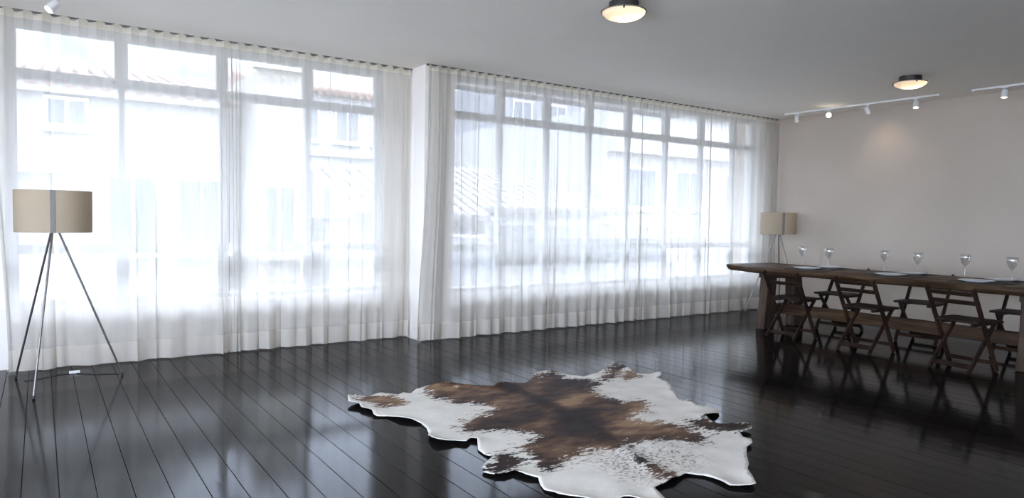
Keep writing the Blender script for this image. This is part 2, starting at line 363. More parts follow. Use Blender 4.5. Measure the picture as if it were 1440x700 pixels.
def window(name, xs, y, z0, zt1, zt2, z1, sill_front, label):
    """xs: jamb, mullions..., jamb; rows z0..zt1..zt2..z1"""
    w = thing(name, label, 'window', ((xs[0] + xs[-1]) / 2, y, z0), kind='structure')
    P = lambda mb, nm, mat: _rel(mb, nm, mat, w)
    def _rel(mb, nm, mat, root):
        L = root.location; mb.v = [(a - L.x, b - L.y, c - L.z) for a, b, c in mb.v]
        return mb.build(nm, mat, root)
    fw = 0.055; d0, d1 = y - 0.035, y + 0.035
    fr = MB().box(xs[0] - 0.03, xs[0] + fw, d0, d1, z0, z1).box(xs[-1] - fw, xs[-1] + 0.03, d0, d1, z0, z1)
    fr.box(xs[0] + fw, xs[-1] - fw, d0, d1, z0, z0 + 0.05).box(xs[0] + fw, xs[-1] - fw, d0, d1, z1 - 0.04, z1)
    P(fr, 'frame', 'frame')
    for zt, hh in ((zt1, 0.042), (zt2, 0.040)):
        P(MB().box(xs[0] + fw, xs[-1] - fw, d0 - 0.004, d1 + 0.004, zt - hh, zt + hh), 'transom', 'frame')
    rows = [(z0 + 0.05, zt1 - 0.042, 0.050), (zt1 + 0.042, zt2 - 0.040, 0.026), (zt2 + 0.040, z1 - 0.04, 0.050)]
    for ra, rbz, mw in rows:
        for x in xs[1:-1]:
            P(MB().box(x - mw, x + mw, d0, d1, ra, rbz), 'mullion', 'frame')
        for i in range(len(xs) - 1):
            a = xs[i] + (fw if i == 0 else mw); b = xs[i + 1] - (fw if i == len(xs) - 2 else mw)
            P(MB().box(a - 0.006, b + 0.006, y - 0.002, y + 0.002, ra - 0.006, rbz + 0.006), 'pane', 'pane')
    P(MB().box(xs[0] - 0.06, xs[-1] + 0.06, sill_front, y + 0.12, z0 - 0.035, z0 - 0.0005), 'sill', 'wall')
    return w
window('window_1', [-0.20, 0.61, 1.45, 2.275, 3.06], 7.05, 0.505, 0.985, 2.445, 2.862, 6.905, 'four-bay white framed window beside the tripod lamp')
window('window_2', [3.73, 4.41, 5.09, 5.77, 6.45, 7.17, 7.90, 8.62, 9.10], 6.70, 0.475, 0.975, 2.455, 2.862, 6.555, 'long white framed window running to the grey wall')

window('added_window_back', [-2.27, -1.0, 0.23, 1.47], -4.60, 0.25, 0.75, 2.25, 2.75, -4.66, 'plain white framed window opposite the curtained ones, added to brighten the room')  # added behind the camera to light the room side of the curtains
w4 = window('added_window_side', [-3.07, -1.53, 0.0, 1.53, 3.07], 0.0, 0.25, 0.75, 2.25, 2.75, -0.06, 'plain white framed window in the side wall near the lamp away from the table, added to brighten the room')  # added out of view as extra daylight for ceiling and grey wall
w4.location = (-2.70, 1.3, 0.25); w4.rotation_euler = (0, 0, PI / 2)

# ------------------------------------------------------------------ sheer curtains
def curtain(label, x0, x1, y0, seed, top_wave, gathers, calm, flare0=0.0, flare1=0.0, zbot=0.012, group=None, XO=0.010):
    """one hanging sheer panel; gathers: list of (position 0..1, how many extra tight folds); calm: 0 flat .. 1 full folds"""
    rc = random.Random(seed); width = x1 - x0
    root = thing('sheer_curtain', label, 'curtain', ((x0 + x1) / 2, y0, 0), group=group)
    cx = (x0 + x1) / 2
    folds = []
    n = max(3, int(width / 0.11))
    for i in range(n):
        t = (i + rc.uniform(0.15, 0.85)) / n
        if rc.random() < 0.25 + 0.55 * (1 - calm): continue
        folds.append((t, rc.uniform(0.012, 0.028), rc.uniform(0.7, 1.7), rc.uniform(-0.03, 0.03), rc.choice((-1, 1)) * rc.uniform(0.5, 1.0), rc.random() < 0.55))
    for g, cnt in gathers:
        for i in range(cnt):
            t = g + rc.uniform(-0.055, 0.055) * min(1.0, 1.2 / width)
            folds.append((min(0.985, max(0.015, t)), rc.uniform(0.009, 0.018), rc.uniform(1.0, 1.7), rc.uniform(-0.012, 0.012), rc.choice((-1, 1)) * rc.uniform(0.6, 1.2), False))
    ph = [rc.uniform(0, 6.28) for _ in range(8)]
    wl = [rc.uniform(0.16, 0.24), rc.uniform(0.30, 0.45), rc.uniform(0.10, 0.14)]
    nc = int(width / 0.0055) + 1; ztop = H - 0.006
    zs = [ztop - 0.0 , ztop - 0.02, ztop - 0.045, ztop - 0.07, ztop - 0.11, ztop - 0.17] + [ztop - 0.25 - 0.0775 * i for i in range(29)]
    zs = [z for z in zs if z > 0.42] + [0.40, 0.34, 0.28, 0.24, 0.20, 0.185, 0.15, 0.11, 0.075, 0.045, 0.022, zbot]
    V = []
    for z in zs:
        v = (ztop - z) / (ztop - zbot)                        # 0 top .. 1 bottom
        row = []
        for c in range(nc):
            t = c / (nc - 1); x = x0 + width * t; y = 0.0
            x += flare0 * (1 - smooth01(t / (0.35 / max(width, 0.36)))) * smooth01((v - 0.25) / 0.75) + flare1 * (1 - smooth01((1 - t) / (0.35 / max(width, 0.36)))) * smooth01((v - 0.25) / 0.75)
            s = t * width
            # heading pleats
            hp = math.exp(-v * 7.0)
            y += hp * 0.016 * math.sin(2 * PI * s / top_wave + ph[0])
            x += hp * 0.010 * math.sin(4 * PI * s / top_wave + 2 * ph[0])
            # soft waves growing downwards
            g = (0.25 + 0.75 * smooth01(v * 1.1)) * calm
            y += g * (0.030 * math.sin(2 * PI * s / wl[0] + ph[1] + 0.8 * v * math.sin(ph[5])) + 0.024 * math.sin(2 * PI * s / wl[1] + ph[2] + 0.6 * v) + 0.006 * math.sin(2 * PI * s / wl[2] + ph[3]))
            x += g * XO * math.sin(4 * PI * s / wl[0] + ph[4])
            # single folds, some doubled back over themselves
            for (tf, wd, ov, dr, dep, late) in folds:
                a = smooth01((v - 0.30) / 0.4) if late else smooth01(v / 0.06) * (0.75 + 0.25 * v)
                if a <= 0: continue
                u = (s - tf * width - dr * v) / wd
                if abs(u) > 3.2: continue
                e = math.exp(-u * u)
                x -= a * ov * wd * 1.15 * u * e
                y += a * dep * 0.030 * e * (0.7 + 0.6 * v)
            y += 0.010 * v * mnoise.noise(Vector((s * 3.1 + seed, v * 2.3, seed)))
            if v > 0.93: y += (v - 0.93) * 0.45 * mnoise.noise(Vector((s * 7 + seed * 3, 1.7, 0.3)))
            zz = z
            if v < 0.001: zz = z - 0.022 * (0.5 - 0.5 * math.cos(2 * PI * s / top_wave + ph[0] + 0.5))
            if v > 0.999: zz = z + 0.008 * mnoise.noise(Vector((s * 5.0 + seed, 4.2, 9.1))) - 0.0
            y = max(-0.125, min(0.095, y))
            row.append((x - cx, y, max(0.003, zz)))
        ea, eb = row[0][0] - (x0 - cx + flare0 * smooth01((v - 0.25) / 0.75)), row[-1][0] - (x1 - cx + flare1 * smooth01((v - 0.25) / 0.75))
        ya_, yb_ = row[0][1], row[-1][1]; lim0, lim1 = x0 - cx + min(0, flare0) , x1 - cx + max(0, flare1)
        for c, (x, y, z_) in enumerate(row):                  # side edges hang on a straight line
            s = c / (nc - 1) * width; k0_, k1_ = 1 - smooth01(s / 0.10), 1 - smooth01((width - s) / 0.10)
            x = x - ea * k0_ - eb * k1_
            row[c] = (max(lim0 + 0.001 * c / nc, min(lim1 - 0.001 * (1 - c / nc), x)), y - 0.8 * ya_ * k0_ - 0.8 * yb_ * k1_, z_)
        V.append(row)
    def strip(name, mat, ra, rz):
        me = bpy.data.meshes.new(name); vs = [p for r in V[ra:rz + 1] for p in r]; m = rz - ra
        fs = [(i * nc + c, i * nc + c + 1, (i + 1) * nc + c + 1, (i + 1) * nc + c) for i in range(m) for c in range(nc - 1)]
        me.from_pydata(vs, [], fs)
        for p in me.polygons: p.use_smooth = True
        me.materials.append(M[mat]); o = bpy.data.objects.new(name, me); COL.objects.link(o); o.parent = root; return o
    ih = min(i for i, z in enumerate(zs) if z <= 0.186)
    strip('heading_tape', 'heading', 0, 3); strip('voile', 'sheer', 3, ih); strip('hem', 'hem', ih, len(zs) - 1)
    return root
G = 'sheer curtains along the windows'
curtain('white sheer curtain behind the tripod lamp that stands away from the table', -0.30, 1.4535, YL, 11, 0.125, [(0.97, 5), (0.0, 2)], 0.42, flare0=0.08, group=G)
curtain('white sheer curtain next to the white pier in the four-bay window', 1.455, 3.30, YL, 23, 0.125, [(0.02, 6), (0.97, 4)], 0.62, group=G)
curtain('white sheer curtain drawn across the front of the white pier', 3.34, 5.0435, YR, 31, 0.115, [(0.03, 3), (0.98, 3)], 0.7, flare0=-0.10, group=G)
curtain('white sheer curtain second from the white pier in the long window', 5.045, 6.4835, YR, 47, 0.115, [(0.0, 2), (0.97, 4)], 0.65, group=G)
curtain('white sheer curtain second from the grey wall in the long window', 6.485, 7.7835, YR, 53, 0.115, [(0.03, 3), (0.97, 3)], 0.5, XO=0.006, group=G)
curtain('white sheer curtain ending at the grey wall behind the corner lamp', 7.785, 9.37, YR, 61, 0.115, [(0.02, 3), (0.95, 4)], 0.5, XO=0.006, group=G)
for xa, xb, y, lab in ((-0.6, 3.335, YL, 'thin curtain rail on the ceiling above the four-bay window'), (3.345, XW - 0.005, YR, 'thin curtain rail on the ceiling above the long window')):
    r = thing('curtain_rail', lab, 'curtain rail', (xa, y, H - 0.016))
    MB().box(0, xb - xa, 0.034, 0.056, 0, 0.0155).build('rail', 'rail', r)
    gl = MB().box(-0.006, 0.006, -0.006, 0.006, -0.005, 0.0).mesh('glider')
    nG = int((xb - xa) / 0.12)
    for i in range(nG): piece(gl, 'glider', 'white_metal', r, (0.06 + i * 0.12, 0.045, 0))

# ------------------------------------------------------------------ cowhide rug (outline in floor metres)
RUG_OUTLINE = [(1.774, 4.583), (1.805, 4.621), (1.875, 4.624), (1.956, 4.622), (2.019, 4.655), (2.05, 4.649), (2.078, 4.585), (2.131, 4.518), (2.193, 4.564), (2.247, 4.544), (2.335, 4.639), (2.401, 4.651), (2.491, 4.624), (2.592, 4.604), (2.639, 4.576), (2.728, 4.51), (2.811, 4.435), (2.87, 4.375), (2.938, 4.387), (2.966, 4.41), (3.011, 4.357), (3.115, 4.39), (3.178, 4.38), (3.304, 4.476), (3.406, 4.565), (3.5, 4.571), (3.604, 4.557), (3.649, 4.469), (3.643, 4.396), (3.703, 4.302), (3.805, 4.302), (3.859, 4.301), (4.004, 4.373), (4.181, 4.502), (4.326, 4.611), (4.382, 4.615), (4.34, 4.514), (4.231, 4.372), (4.244, 4.315), (4.197, 4.198), (4.242, 4.14), (4.275, 4.09), (4.343, 4.081), (4.34, 4.021), (4.27, 3.971), (4.186, 3.932), (4.159, 3.805), (4.038, 3.634), (3.982, 3.59), (3.865, 3.394), (3.81, 3.324), (3.852, 3.322), (3.839, 3.251), (3.805, 3.164), (3.846, 3.161), (3.873, 3.06), (3.824, 3.008), (3.764, 2.984), (3.645, 2.988), (3.597, 2.895), (3.599, 2.839), (3.673, 2.759), (3.726, 2.717), (3.708, 2.667), (3.67, 2.639), (3.612, 2.632), (3.549, 2.637), (3.491, 2.568), (3.492, 2.513), (3.437, 2.463), (3.354, 2.441), (3.24, 2.357), (3.126, 2.258), (3.056, 2.215), (2.992, 2.138), (2.918, 2.063), (2.878, 2.066), (2.832, 2.095), (2.797, 2.127), (2.81, 2.184), (2.812, 2.239), (2.803, 2.291), (2.779, 2.317), (2.755, 2.343), (2.733, 2.357), (2.684, 2.342), (2.586, 2.324), (2.515, 2.315), (2.457, 2.298), (2.428, 2.275), (2.411, 2.226), (2.39, 2.171), (2.337, 2.148), (2.284, 2.163), (2.259, 2.206), (2.257, 2.273), (2.246, 2.3), (2.198, 2.292), (2.136, 2.311), (2.085, 2.353), (2.045, 2.397), (2.024, 2.434), (2.005, 2.49), (2.009, 2.522), (1.992, 2.578), (2.018, 2.646), (2.053, 2.712), (2.038, 2.733), (2.018, 2.767), (2.011, 2.806), (1.997, 2.85), (1.937, 2.841), (1.888, 2.865), (1.861, 2.923), (1.881, 2.969), (1.948, 3.026), (2.006, 3.066), (2.017, 3.099), (2.014, 3.167), (2.025, 3.244), (2.103, 3.379), (2.078, 3.409), (2.023, 3.367), (1.974, 3.413), (1.932, 3.423), (1.877, 3.45), (1.87, 3.498), (1.886, 3.581), (1.921, 3.639), (1.962, 3.746), (1.972, 3.843), (1.947, 3.912), (1.902, 3.976), (1.884, 4.023), (1.857, 4.095), (1.798, 4.131), (1.792, 4.173), (1.81, 4.24), (1.776, 4.34), (1.79, 4.413), (1.745, 4.493)]
RUG_BROWN = [[(2.375, 4.566), (2.491, 4.624), (2.609, 4.634), (2.896, 4.465), (3.304, 4.505), (3.646, 4.612), (3.568, 4.322), (3.687, 4.194), (3.681, 4.058), (3.479, 3.913), (3.434, 3.744), (3.464, 3.587), (3.628, 3.535), (3.559, 3.397), (3.383, 3.293), (3.177, 3.186), (3.306, 3.089), (3.371, 2.996), (3.383, 2.831), (3.272, 2.64), (3.193, 2.643), (3.106, 2.757), (2.997, 2.824), (2.868, 2.842), (2.719, 2.788), (2.622, 2.848), (2.586, 2.898), (2.441, 2.85), (2.254, 2.774), (2.143, 2.783), (2.173, 2.95), (2.22, 3.096), (2.298, 3.192), (2.452, 3.282), (2.403, 3.377), (2.307, 3.469), (2.129, 3.512), (2.128, 3.611), (2.226, 3.762), (2.429, 3.828), (2.545, 3.92), (2.518, 4.063), (2.39, 4.14), (2.359, 4.291), (2.308, 4.413)], [(2.03, 3.104), (2.111, 3.135), (2.173, 3.016), (2.125, 2.916), (2.017, 2.861), (1.932, 2.833), (1.871, 2.871), (1.864, 2.956)], [(3.501, 3.009), (3.588, 2.975), (3.623, 2.916), (3.746, 2.679), (3.657, 2.613), (3.413, 2.745), (3.414, 2.829), (3.422, 2.911)], [(4.129, 4.464), (4.438, 4.675), (4.247, 4.363), (3.944, 4.132), (3.78, 4.083), (3.705, 4.127), (3.93, 4.29)], [(2.703, 2.715), (2.728, 2.673), (2.706, 2.494), (2.654, 2.372), (2.655, 2.326), (2.566, 2.315), (2.56, 2.43), (2.646, 2.619)]]
RUG_TAN = [[(1.818, 4.613), (2.016, 4.633), (2.114, 4.482), (2.138, 4.356), (2.068, 4.268), (1.928, 4.31), (1.86, 4.456)], [(2.368, 4.645), (2.512, 4.664), (2.656, 4.606), (2.59, 4.489), (2.42, 4.514)], [(4.195, 4.327), (4.217, 4.218), (4.163, 4.063), (3.924, 4.027), (3.944, 4.132)]]
RUG_SPECK = [(2.55, 2.949), (2.657, 2.827), (2.813, 2.759), (3.066, 2.72), (3.034, 2.484), (2.755, 2.343), (2.522, 2.321), (2.404, 2.449), (2.412, 2.616), (2.418, 2.735)]
RUG_SPINE = [(2.896, 4.465), (2.982, 4.108), (2.913, 3.637), (2.835, 3.215), (2.726, 2.812), (2.687, 2.632), (2.597, 2.274)]

def hide_mat():
    m, nt, b, _ = new_mat('cowhide_hair')
    L = nt.links
    at = nt.nodes.new('ShaderNodeAttribute'); at.attribute_name = 'hide'       # r: brown field, g: spine/gold field, b: speckle
    sp = nt.nodes.new('ShaderNodeSeparateColor'); L.new(at.outputs['Color'], sp.inputs[0])
    def mth(op, a, b_, c=None):
        n = nt.nodes.new('ShaderNodeMath'); n.operation = op
        for i, v in enumerate((a, b_, c)):
            if v is None: continue
            if isinstance(v, (int, float)): n.inputs[i].default_value = v
            else: L.new(v, n.inputs[i])
        return n.outputs[0]
    n1 = noise_node(nt, 1.0, 6, 'Object', (9, 26, 9), 0.65); n2 = noise_node(nt, 1.0, 3, 'Object', (45, 75, 45), 0.6)
    edge = mth('ADD', sp.outputs[0], mth('MULTIPLY_ADD', n1.outputs['Fac'], 0.9, -0.45))
    edge = mth('ADD', edge, mth('MULTIPLY_ADD', n2.outputs['Fac'], 0.55, -0.275))
    rb_ = nt.nodes.new('ShaderNodeMapRange'); rb_.inputs['From Min'].default_value = 0.47; rb_.inputs['From Max'].default_value = 0.55
    L.new(edge, rb_.inputs['Value'])
    spk = mth('MULTIPLY', sp.outputs[2], mth('GREATER_THAN', n2.outputs['Fac'], 0.545))
    mask = mth('MAXIMUM', rb_.outputs[0], mth('MULTIPLY', spk, 0.7))
    n3 = noise_node(nt, 1.0, 4, 'Object', (5, 11, 5), 0.6)
    gold = mth('ADD', sp.outputs[1], mth('MULTIPLY_ADD', n3.outputs['Fac'], 1.3, -0.65))
    br = ramp(nt, gold, [(0.10, (0.014, 0.009, 0.008, 1)), (0.38, (0.036, 0.019, 0.014, 1)), (0.68, (0.105, 0.058, 0.033, 1)), (0.95, (0.24, 0.145, 0.08, 1))])
    n4 = noise_node(nt, 6.0, 3, 'Object'); wh = ramp(nt, n4.outputs['Fac'], [(0.3, (0.56, 0.52, 0.455, 1)), (0.7, (0.66, 0.62, 0.555, 1))])
    mx = nt.nodes.new('ShaderNodeMix'); mx.data_type = 'RGBA'
    L.new(mask, mx.inputs['Factor']); L.new(wh.outputs['Color'], mx.inputs['A']); L.new(br.outputs['Color'], mx.inputs['B'])
    L.new(mx.outputs['Result'], b.inputs['Base Color'])
    b.inputs['Roughness'].default_value = 0.75; b.inputs['Specular IOR Level'].default_value = 0.12
    bump(nt, b, n2.outputs['Fac'], 0.25, 0.006)
    return m
M['hide'] = hide_mat()

def poly_sd(p, poly):
    """signed distance, positive inside"""
    x, y = p; ins = False; best = 1e9; n = len(poly)
    for i in range(n):
        x1, y1 = poly[i]; x2, y2 = poly[(i + 1) % n]
        if (y1 > y) != (y2 > y) and x < (x2 - x1) * (y - y1) / (y2 - y1) + x1: ins = not ins
        dx, dy = x2 - x1, y2 - y1; t = max(0, min(1, ((x - x1) * dx + (y - y1) * dy) / (dx * dx + dy * dy + 1e-12)))
        d = math.hypot(x1 + t * dx - x, y1 + t * dy - y)
        if d < best: best = d
    return best if ins else -best

def seg_d(p, line):
    x, y = p; best = 1e9
    for (x1, y1), (x2, y2) in zip(line[:-1], line[1:]):
        dx, dy = x2 - x1, y2 - y1; t = max(0, min(1, ((x - x1) * dx + (y - y1) * dy) / (dx * dx + dy * dy)))
        best = min(best, math.hypot(x1 + t * dx - x, y1 + t * dy - y))
    return best

def build_hide():
    cx = sum(p[0] for p in RUG_OUTLINE) / len(RUG_OUTLINE); cy = sum(p[1] for p in RUG_OUTLINE) / len(RUG_OUTLINE)
    out = []
    for i, a in enumerate(RUG_OUTLINE):                       # resample the rim every ~1.6 cm
        b = RUG_OUTLINE[(i + 1) % len(RUG_OUTLINE)]; d = math.hypot(b[0] - a[0], b[1] - a[1]); k = max(1, int(d / 0.016))
        for j in range(k): out.append((a[0] + (b[0] - a[0]) * j / k, a[1] + (b[1] - a[1]) * j / k))
    pts = [Vector(p) for p in out]; nb = len(pts)
    xs = [p[0] for p in out]; ys = [p[1] for p in out]; st = 0.021
    y = min(ys); r = 0
    while y < max(ys):
        x = min(xs) + (st / 2 if r % 2 else 0)
        while x < max(xs):
            if poly_sd((x, y), RUG_OUTLINE) > 0.012: pts.append(Vector((x, y)))
            x += st
        y += st * 0.866; r += 1
    v2, _, fc, *_ = delaunay_2d_cdt(pts, [], [list(range(nb))], 1, 1e-5)
    top = []; fields = []
    for p in v2:
        q = (p.x, p.y); sd = max(0.0, poly_sd(q, RUG_OUTLINE))
        e = math.exp(-sd / 0.05)
        nz = mnoise.noise(Vector((p.x * 3.0, p.y * 3.0, 2.0))); nz2 = mnoise.noise(Vector((p.x * 8.0, p.y * 8.0, 5.0)))
        z = 0.007 + 0.006 * (nz + 0.5) + 0.003 * nz2
        curl = max(0.0, mnoise.noise(Vector((p.x * 4.2 + 3, p.y * 4.2, 7.0))) + 0.35)
        z += e * 0.034 * curl
        sdp = seg_d(q, RUG_SPINE); z += 0.010 * math.exp(-(sdp / 0.05) ** 2)
        z = max(0.0055, z)
        top.append((p.x - cx, p.y - cy, z))
        bf = max(poly_sd(q, b) for b in RUG_BROWN); tf = max(poly_sd(q, b) for b in RUG_TAN)
        f = 0.5 + max(-0.5, min(0.5, bf * 2.1)); ft = 0.5 + max(-0.5, min(0.5, tf * 5.0)) * 0.6
        gold = 0.57 - 0.36 * math.exp(-(sdp / 0.07) ** 2) + 0.55 * mnoise.noise(Vector((p.x * 2.1 + p.y * 1.2, p.y * 4.5 - p.x * 2.4, 3.7)))
        ear = max(poly_sd(q, RUG_BROWN[1]), poly_sd(q, RUG_BROWN[2]))
        if ear > -0.03: gold = 0.30
        if tf > -0.04: gold = 0.80
        sk = max(0.0, min(1.0, 0.5 + poly_sd(q, RUG_SPECK) * 6))
        fields.append((max(f, ft), max(0, min(1, gold)), sk))
    n = len(top); bot = [(x, y, max(0.001, z - 0.0045)) for x, y, z in top]
    faces = []
    for f in fc: faces.append(tuple(f)); faces.append(tuple(i + n for i in reversed(f)))
    ec = {}
    for f in fc:
        for a, b in zip(f, f[1:] + f[:1]): ec[(a, b)] = 1
    for (a, b) in ec:
        if (b, a) not in ec: faces.append((b, a, a + n, b + n))
    me = bpy.data.meshes.new('cowhide_rug'); me.from_pydata(top + bot, [], faces)
    ca = me.color_attributes.new('hide', 'FLOAT_COLOR', 'POINT')
    for i in range(2 * n):
        r_, g_, b_ = fields[i % n]; ca.data[i].color = (r_, g_, b_, 1)
    for p in me.polygons: p.use_smooth = True
    me.materials.append(M['hide']); me.materials.append(M['hide_back'])
    for p in me.polygons:
        if p.normal.z < -0.2: p.material_index = 1
    o = bpy.data.objects.new('cowhide_rug', me); COL.objects.link(o); o.location = (cx, cy, 0)
    tag(o, 'brown and white cowhide lying flat on the dark boards', 'rug')
build_hide()

# ------------------------------------------------------------------ timber dining table
TZ = 0.77
def build_table():
    t = thing('dining_table', 'long rough timber slab dining table on post trestles', 'table', (7.74, 3.82, 0))
    rt = random.Random(5); ya, yb = 1.86, 5.77
    front = []; back = []
    N = 46
    for i in range(N + 1):
        u = i / N; y = ya + (yb - ya) * u
        n1 = mnoise.noise(Vector((y * 1.6, 3.3, 1.0))) * 0.045 + mnoise.noise(Vector((y * 6.0, 8.3, 1.0))) * 0.014
        n2 = mnoise.noise(Vector((y * 1.3, 9.3, 4.0))) * 0.05 + mnoise.noise(Vector((y * 6.5, 1.3, 4.0))) * 0.014
        front.append((7.225 + n1 + 0.15 * smooth01((y - 5.2) / 0.6), y)); back.append((8.235 + n2, y - 0.05 * smooth01((y - 5.2) / 0.5)))
    loop = front + [(7.55, yb + 0.035), (7.75, yb + 0.015), (7.95, yb + 0.02)] + back[::-1]
    loop = [(x - 7.74, y - 3.82) for x, y in loop]; n = len(loop)
    def ring(z, inset, wob):
        r = []
        for i, (x, y) in enumerate(loop):
            d = math.hypot(x / 0.5, y / 1.95) or 1
            k = inset + wob * mnoise.noise(Vector((x * 6, y * 5, z * 20)))
            r.append((x - k * (1 if x > 0 else -1) * min(1, abs(x) / 0.3), y - k * (1 if y > 0 else -1) * (1 if abs(y) > 1.9 else 0), z + 0.004 * mnoise.noise(Vector((x * 3, y * 3, 7)))))
        return r
    rings = [ring(TZ - 0.078, 0.05, 0.03), ring(TZ - 0.062, 0.016, 0.02), ring(TZ - 0.035, 0.004, 0.016), ring(TZ - 0.010, 0.003, 0.010), ring(TZ, 0.014, 0.006)]
    rings[-1] = [(x, y, TZ) for x, y, z in rings[-1]]
    m = MB(); vs = [p for r in rings for p in r]
    fs = [(j * n + i, j * n + (i + 1) % n, (j + 1) * n + (i + 1) % n, (j + 1) * n + i) for j in range(len(rings) - 1) for i in range(n)]
    fs += [tuple(range(n))[::-1], tuple(range((len(rings) - 1) * n, len(rings) * n))]
    m.add(vs, fs).build('tabletop', 'table_wood', t, smooth='auto')
    for yc in (5.20, 2.44):
        y = yc - 3.82
        for sx in (-1, 1):
            p = MB()                                                   # heavy post, splayed outwards at the foot
            xo_t, xo_b, wt, wb, th = 0.26, 0.31, 0.19, 0.22, 0.12
            xt, xb = sx * xo_t, sx * xo_b
            prof = [(0.0, xb, wb), (0.12, xb - sx * 0.005, wb * 0.97), (0.35, (xt + xb) / 2, 0.195), (TZ - 0.14, xt, wt), (TZ - 0.070, xt, wt)]
            vs = []
            for z, x, w in prof:
                j = lambda: rt.uniform(-0.006, 0.006)
                vs += [(x - w/2 + j(), y - th/2 + j(), z), (x + w/2 + j(), y - th/2 + j(), z), (x + w/2 + j(), y + th/2 + j(), z), (x - w/2 + j(), y + th/2 + j(), z)]
            fs = [(k * 4 + i, k * 4 + (i + 1) % 4, k * 4 + 4 + (i + 1) % 4, k * 4 + 4 + i) for k in range(len(prof) - 1) for i in range(4)] + [(3, 2, 1, 0), tuple(range(len(vs) - 4, len(vs)))]
            p.add(vs, fs).build('post', 'post_wood', t, bevel=0.012)
        MB().box(-0.36, 0.36, y - 0.075, y + 0.075, TZ - 0.14, TZ - 0.075).build('cross_beam', 'post_wood', t, bevel=0.008)
        MB().box(-0.30, 0.30, y - 0.04, y + 0.04, 0.18, 0.30).build('trestle_rail', 'post_wood', t, bevel=0.008)
    MB().box(-0.045, 0.045, 2.44 - 3.82 + 0.04, 5.20 - 3.82 - 0.04, 0.175, 0.305).build('stretcher', 'table_wood', t, bevel=0.008)
    return t
build_table()

# ------------------------------------------------------------------ folding chairs
def make_chair():
    c = thing('folding_chair', 'chair', 'chair')
    hw = 0.205
    for s in (-1, 1):                                   # long side rails: back top down to the front foot
        y = s * hw
        MB().bar((-0.222, y, 0.755), (0.2, y, 0.0), 0.024, 0.045, up=(1, 0, 0.5), ch=0.004).build('stile', 'chair_wood', c)
        yi = s * (hw - 0.034)                           # short legs: seat front down to the rear foot
        MB().bar((0.205, yi, 0.435), (-0.185, yi, 0.0), 0.022, 0.042, up=(1, 0, 0.5), ch=0.004).build('leg', 'chair_wood', c)
    for z in (0.705, 0.625):
        x = -0.222 + 0.422 * (0.755 - z) / 0.755
        MB().bar((x - 0.002, -hw - 0.01, z), (x - 0.002, hw + 0.01, z), 0.016, 0.042, up=(-0.42, 0, 0.755), ch=0.003).build('back_slat', 'chair_wood', c)
    seat = MB()
    for i in range(7):                                  # slatted seat
        x = -0.105 + i * 0.0525
        seat_me = MB().bar((x + 0.0245, -hw - 0.012 if i > 1 else -hw + 0.015, 0.447), (x + 0.0245, hw + 0.012 if i > 1 else hw - 0.015, 0.447), 0.049, 0.022, ch=0.004)
        seat_me.build('seat_slat', 'chair_wood', c)
    for s in (-1, 1):
        MB().bar((-0.10, s * 0.14, 0.424), (0.255, s * 0.14, 0.424), 0.026, 0.026, ch=0.003).build('seat_rail', 'chair_wood', c)
    MB().bar((-0.138, -hw + 0.034, 0.055), (-0.138, hw - 0.034, 0.055), 0.020, 0.045, up=(0.4, 0, 0.45), ch=0.003).build('stretcher', 'chair_wood', c)
    MB().bar((0.158, -hw, 0.075), (0.158, hw, 0.075), 0.020, 0.035, up=(-0.42, 0, 0.755), ch=0.003).build('stretcher', 'chair_wood', c)
    return c
c0 = make_chair()
GC = 'folding chairs around the timber table'
chairs = [((7.10, 4.645), 0.0, 'dark wooden folding chair on the room side of the table, first from the curtain'),
          ((7.07, 3.765), math.radians(-3), 'dark wooden folding chair on the room side of the table, middle of three'),
          ((6.95, 2.80), math.radians(-7), 'dark wooden folding chair on the room side of the table, third from the curtain'),
          ((8.20, 4.66), PI, 'dark wooden folding chair on the wall side of the table, first from the curtain'),
          ((8.20, 3.70), PI + math.radians(3), 'dark wooden folding chair on the wall side of the table, second from the curtain'),
          ((8.20, 2.74), PI, 'dark wooden folding chair on the wall side of the table, third from the curtain')]
for i, (xy, rz, lab) in enumerate(chairs):
    c = c0 if i == 0 else copy_tree(c0)
    c.location = (xy[0], xy[1], 0.0085); c.rotation_euler = (0, 0, rz); tag(c, lab, 'chair', GC)

# ------------------------------------------------------------------ place settings
def make_plate():
    prof = [(0.0, 0.003), (0.085, 0.003), (0.088, 0.0), (0.096, 0.0), (0.100, 0.004), (0.150, 0.015), (0.155, 0.018), (0.154, 0.0205), (0.148, 0.019), (0.105, 0.010), (0.095, 0.007), (0.0, 0.007)]
    return MB().lathe([(max(r, 0.0005), z) for r, z in prof], 40).mesh('plate', True)
def make_glass():
    outer = [(0.040, 0.0), (0.040, 0.002), (0.020, 0.004), (0.007, 0.010), (0.0045, 0.03), (0.004, 0.08), (0.005, 0.120), (0.010, 0.131), (0.024, 0.148), (0.037, 0.172), (0.045, 0.200), (0.047, 0.222), (0.046, 0.250)]
    inner = [(0.0450, 0.2502), (0.0460, 0.222), (0.0440, 0.200), (0.036, 0.173), (0.023, 0.1495), (0.009, 0.1335), (0.0008, 0.131)]
    return MB().lathe([(0.0008, 0.0)] + outer + inner, 32).mesh('wine_glass', True)
def make_placemat():
    m = MB()
    nx, ny = 10, 14
    return MB().box(-0.17, 0.17, -0.24, 0.24, 0, 0.004).mesh('placemat')
plate_me, glass_me, mat_me = make_plate(), make_glass(), make_placemat()
plate_me.materials.append(M['porcelain']); glass_me.materials.append(M['crystal']); mat_me.materials.append(M['placemat'])
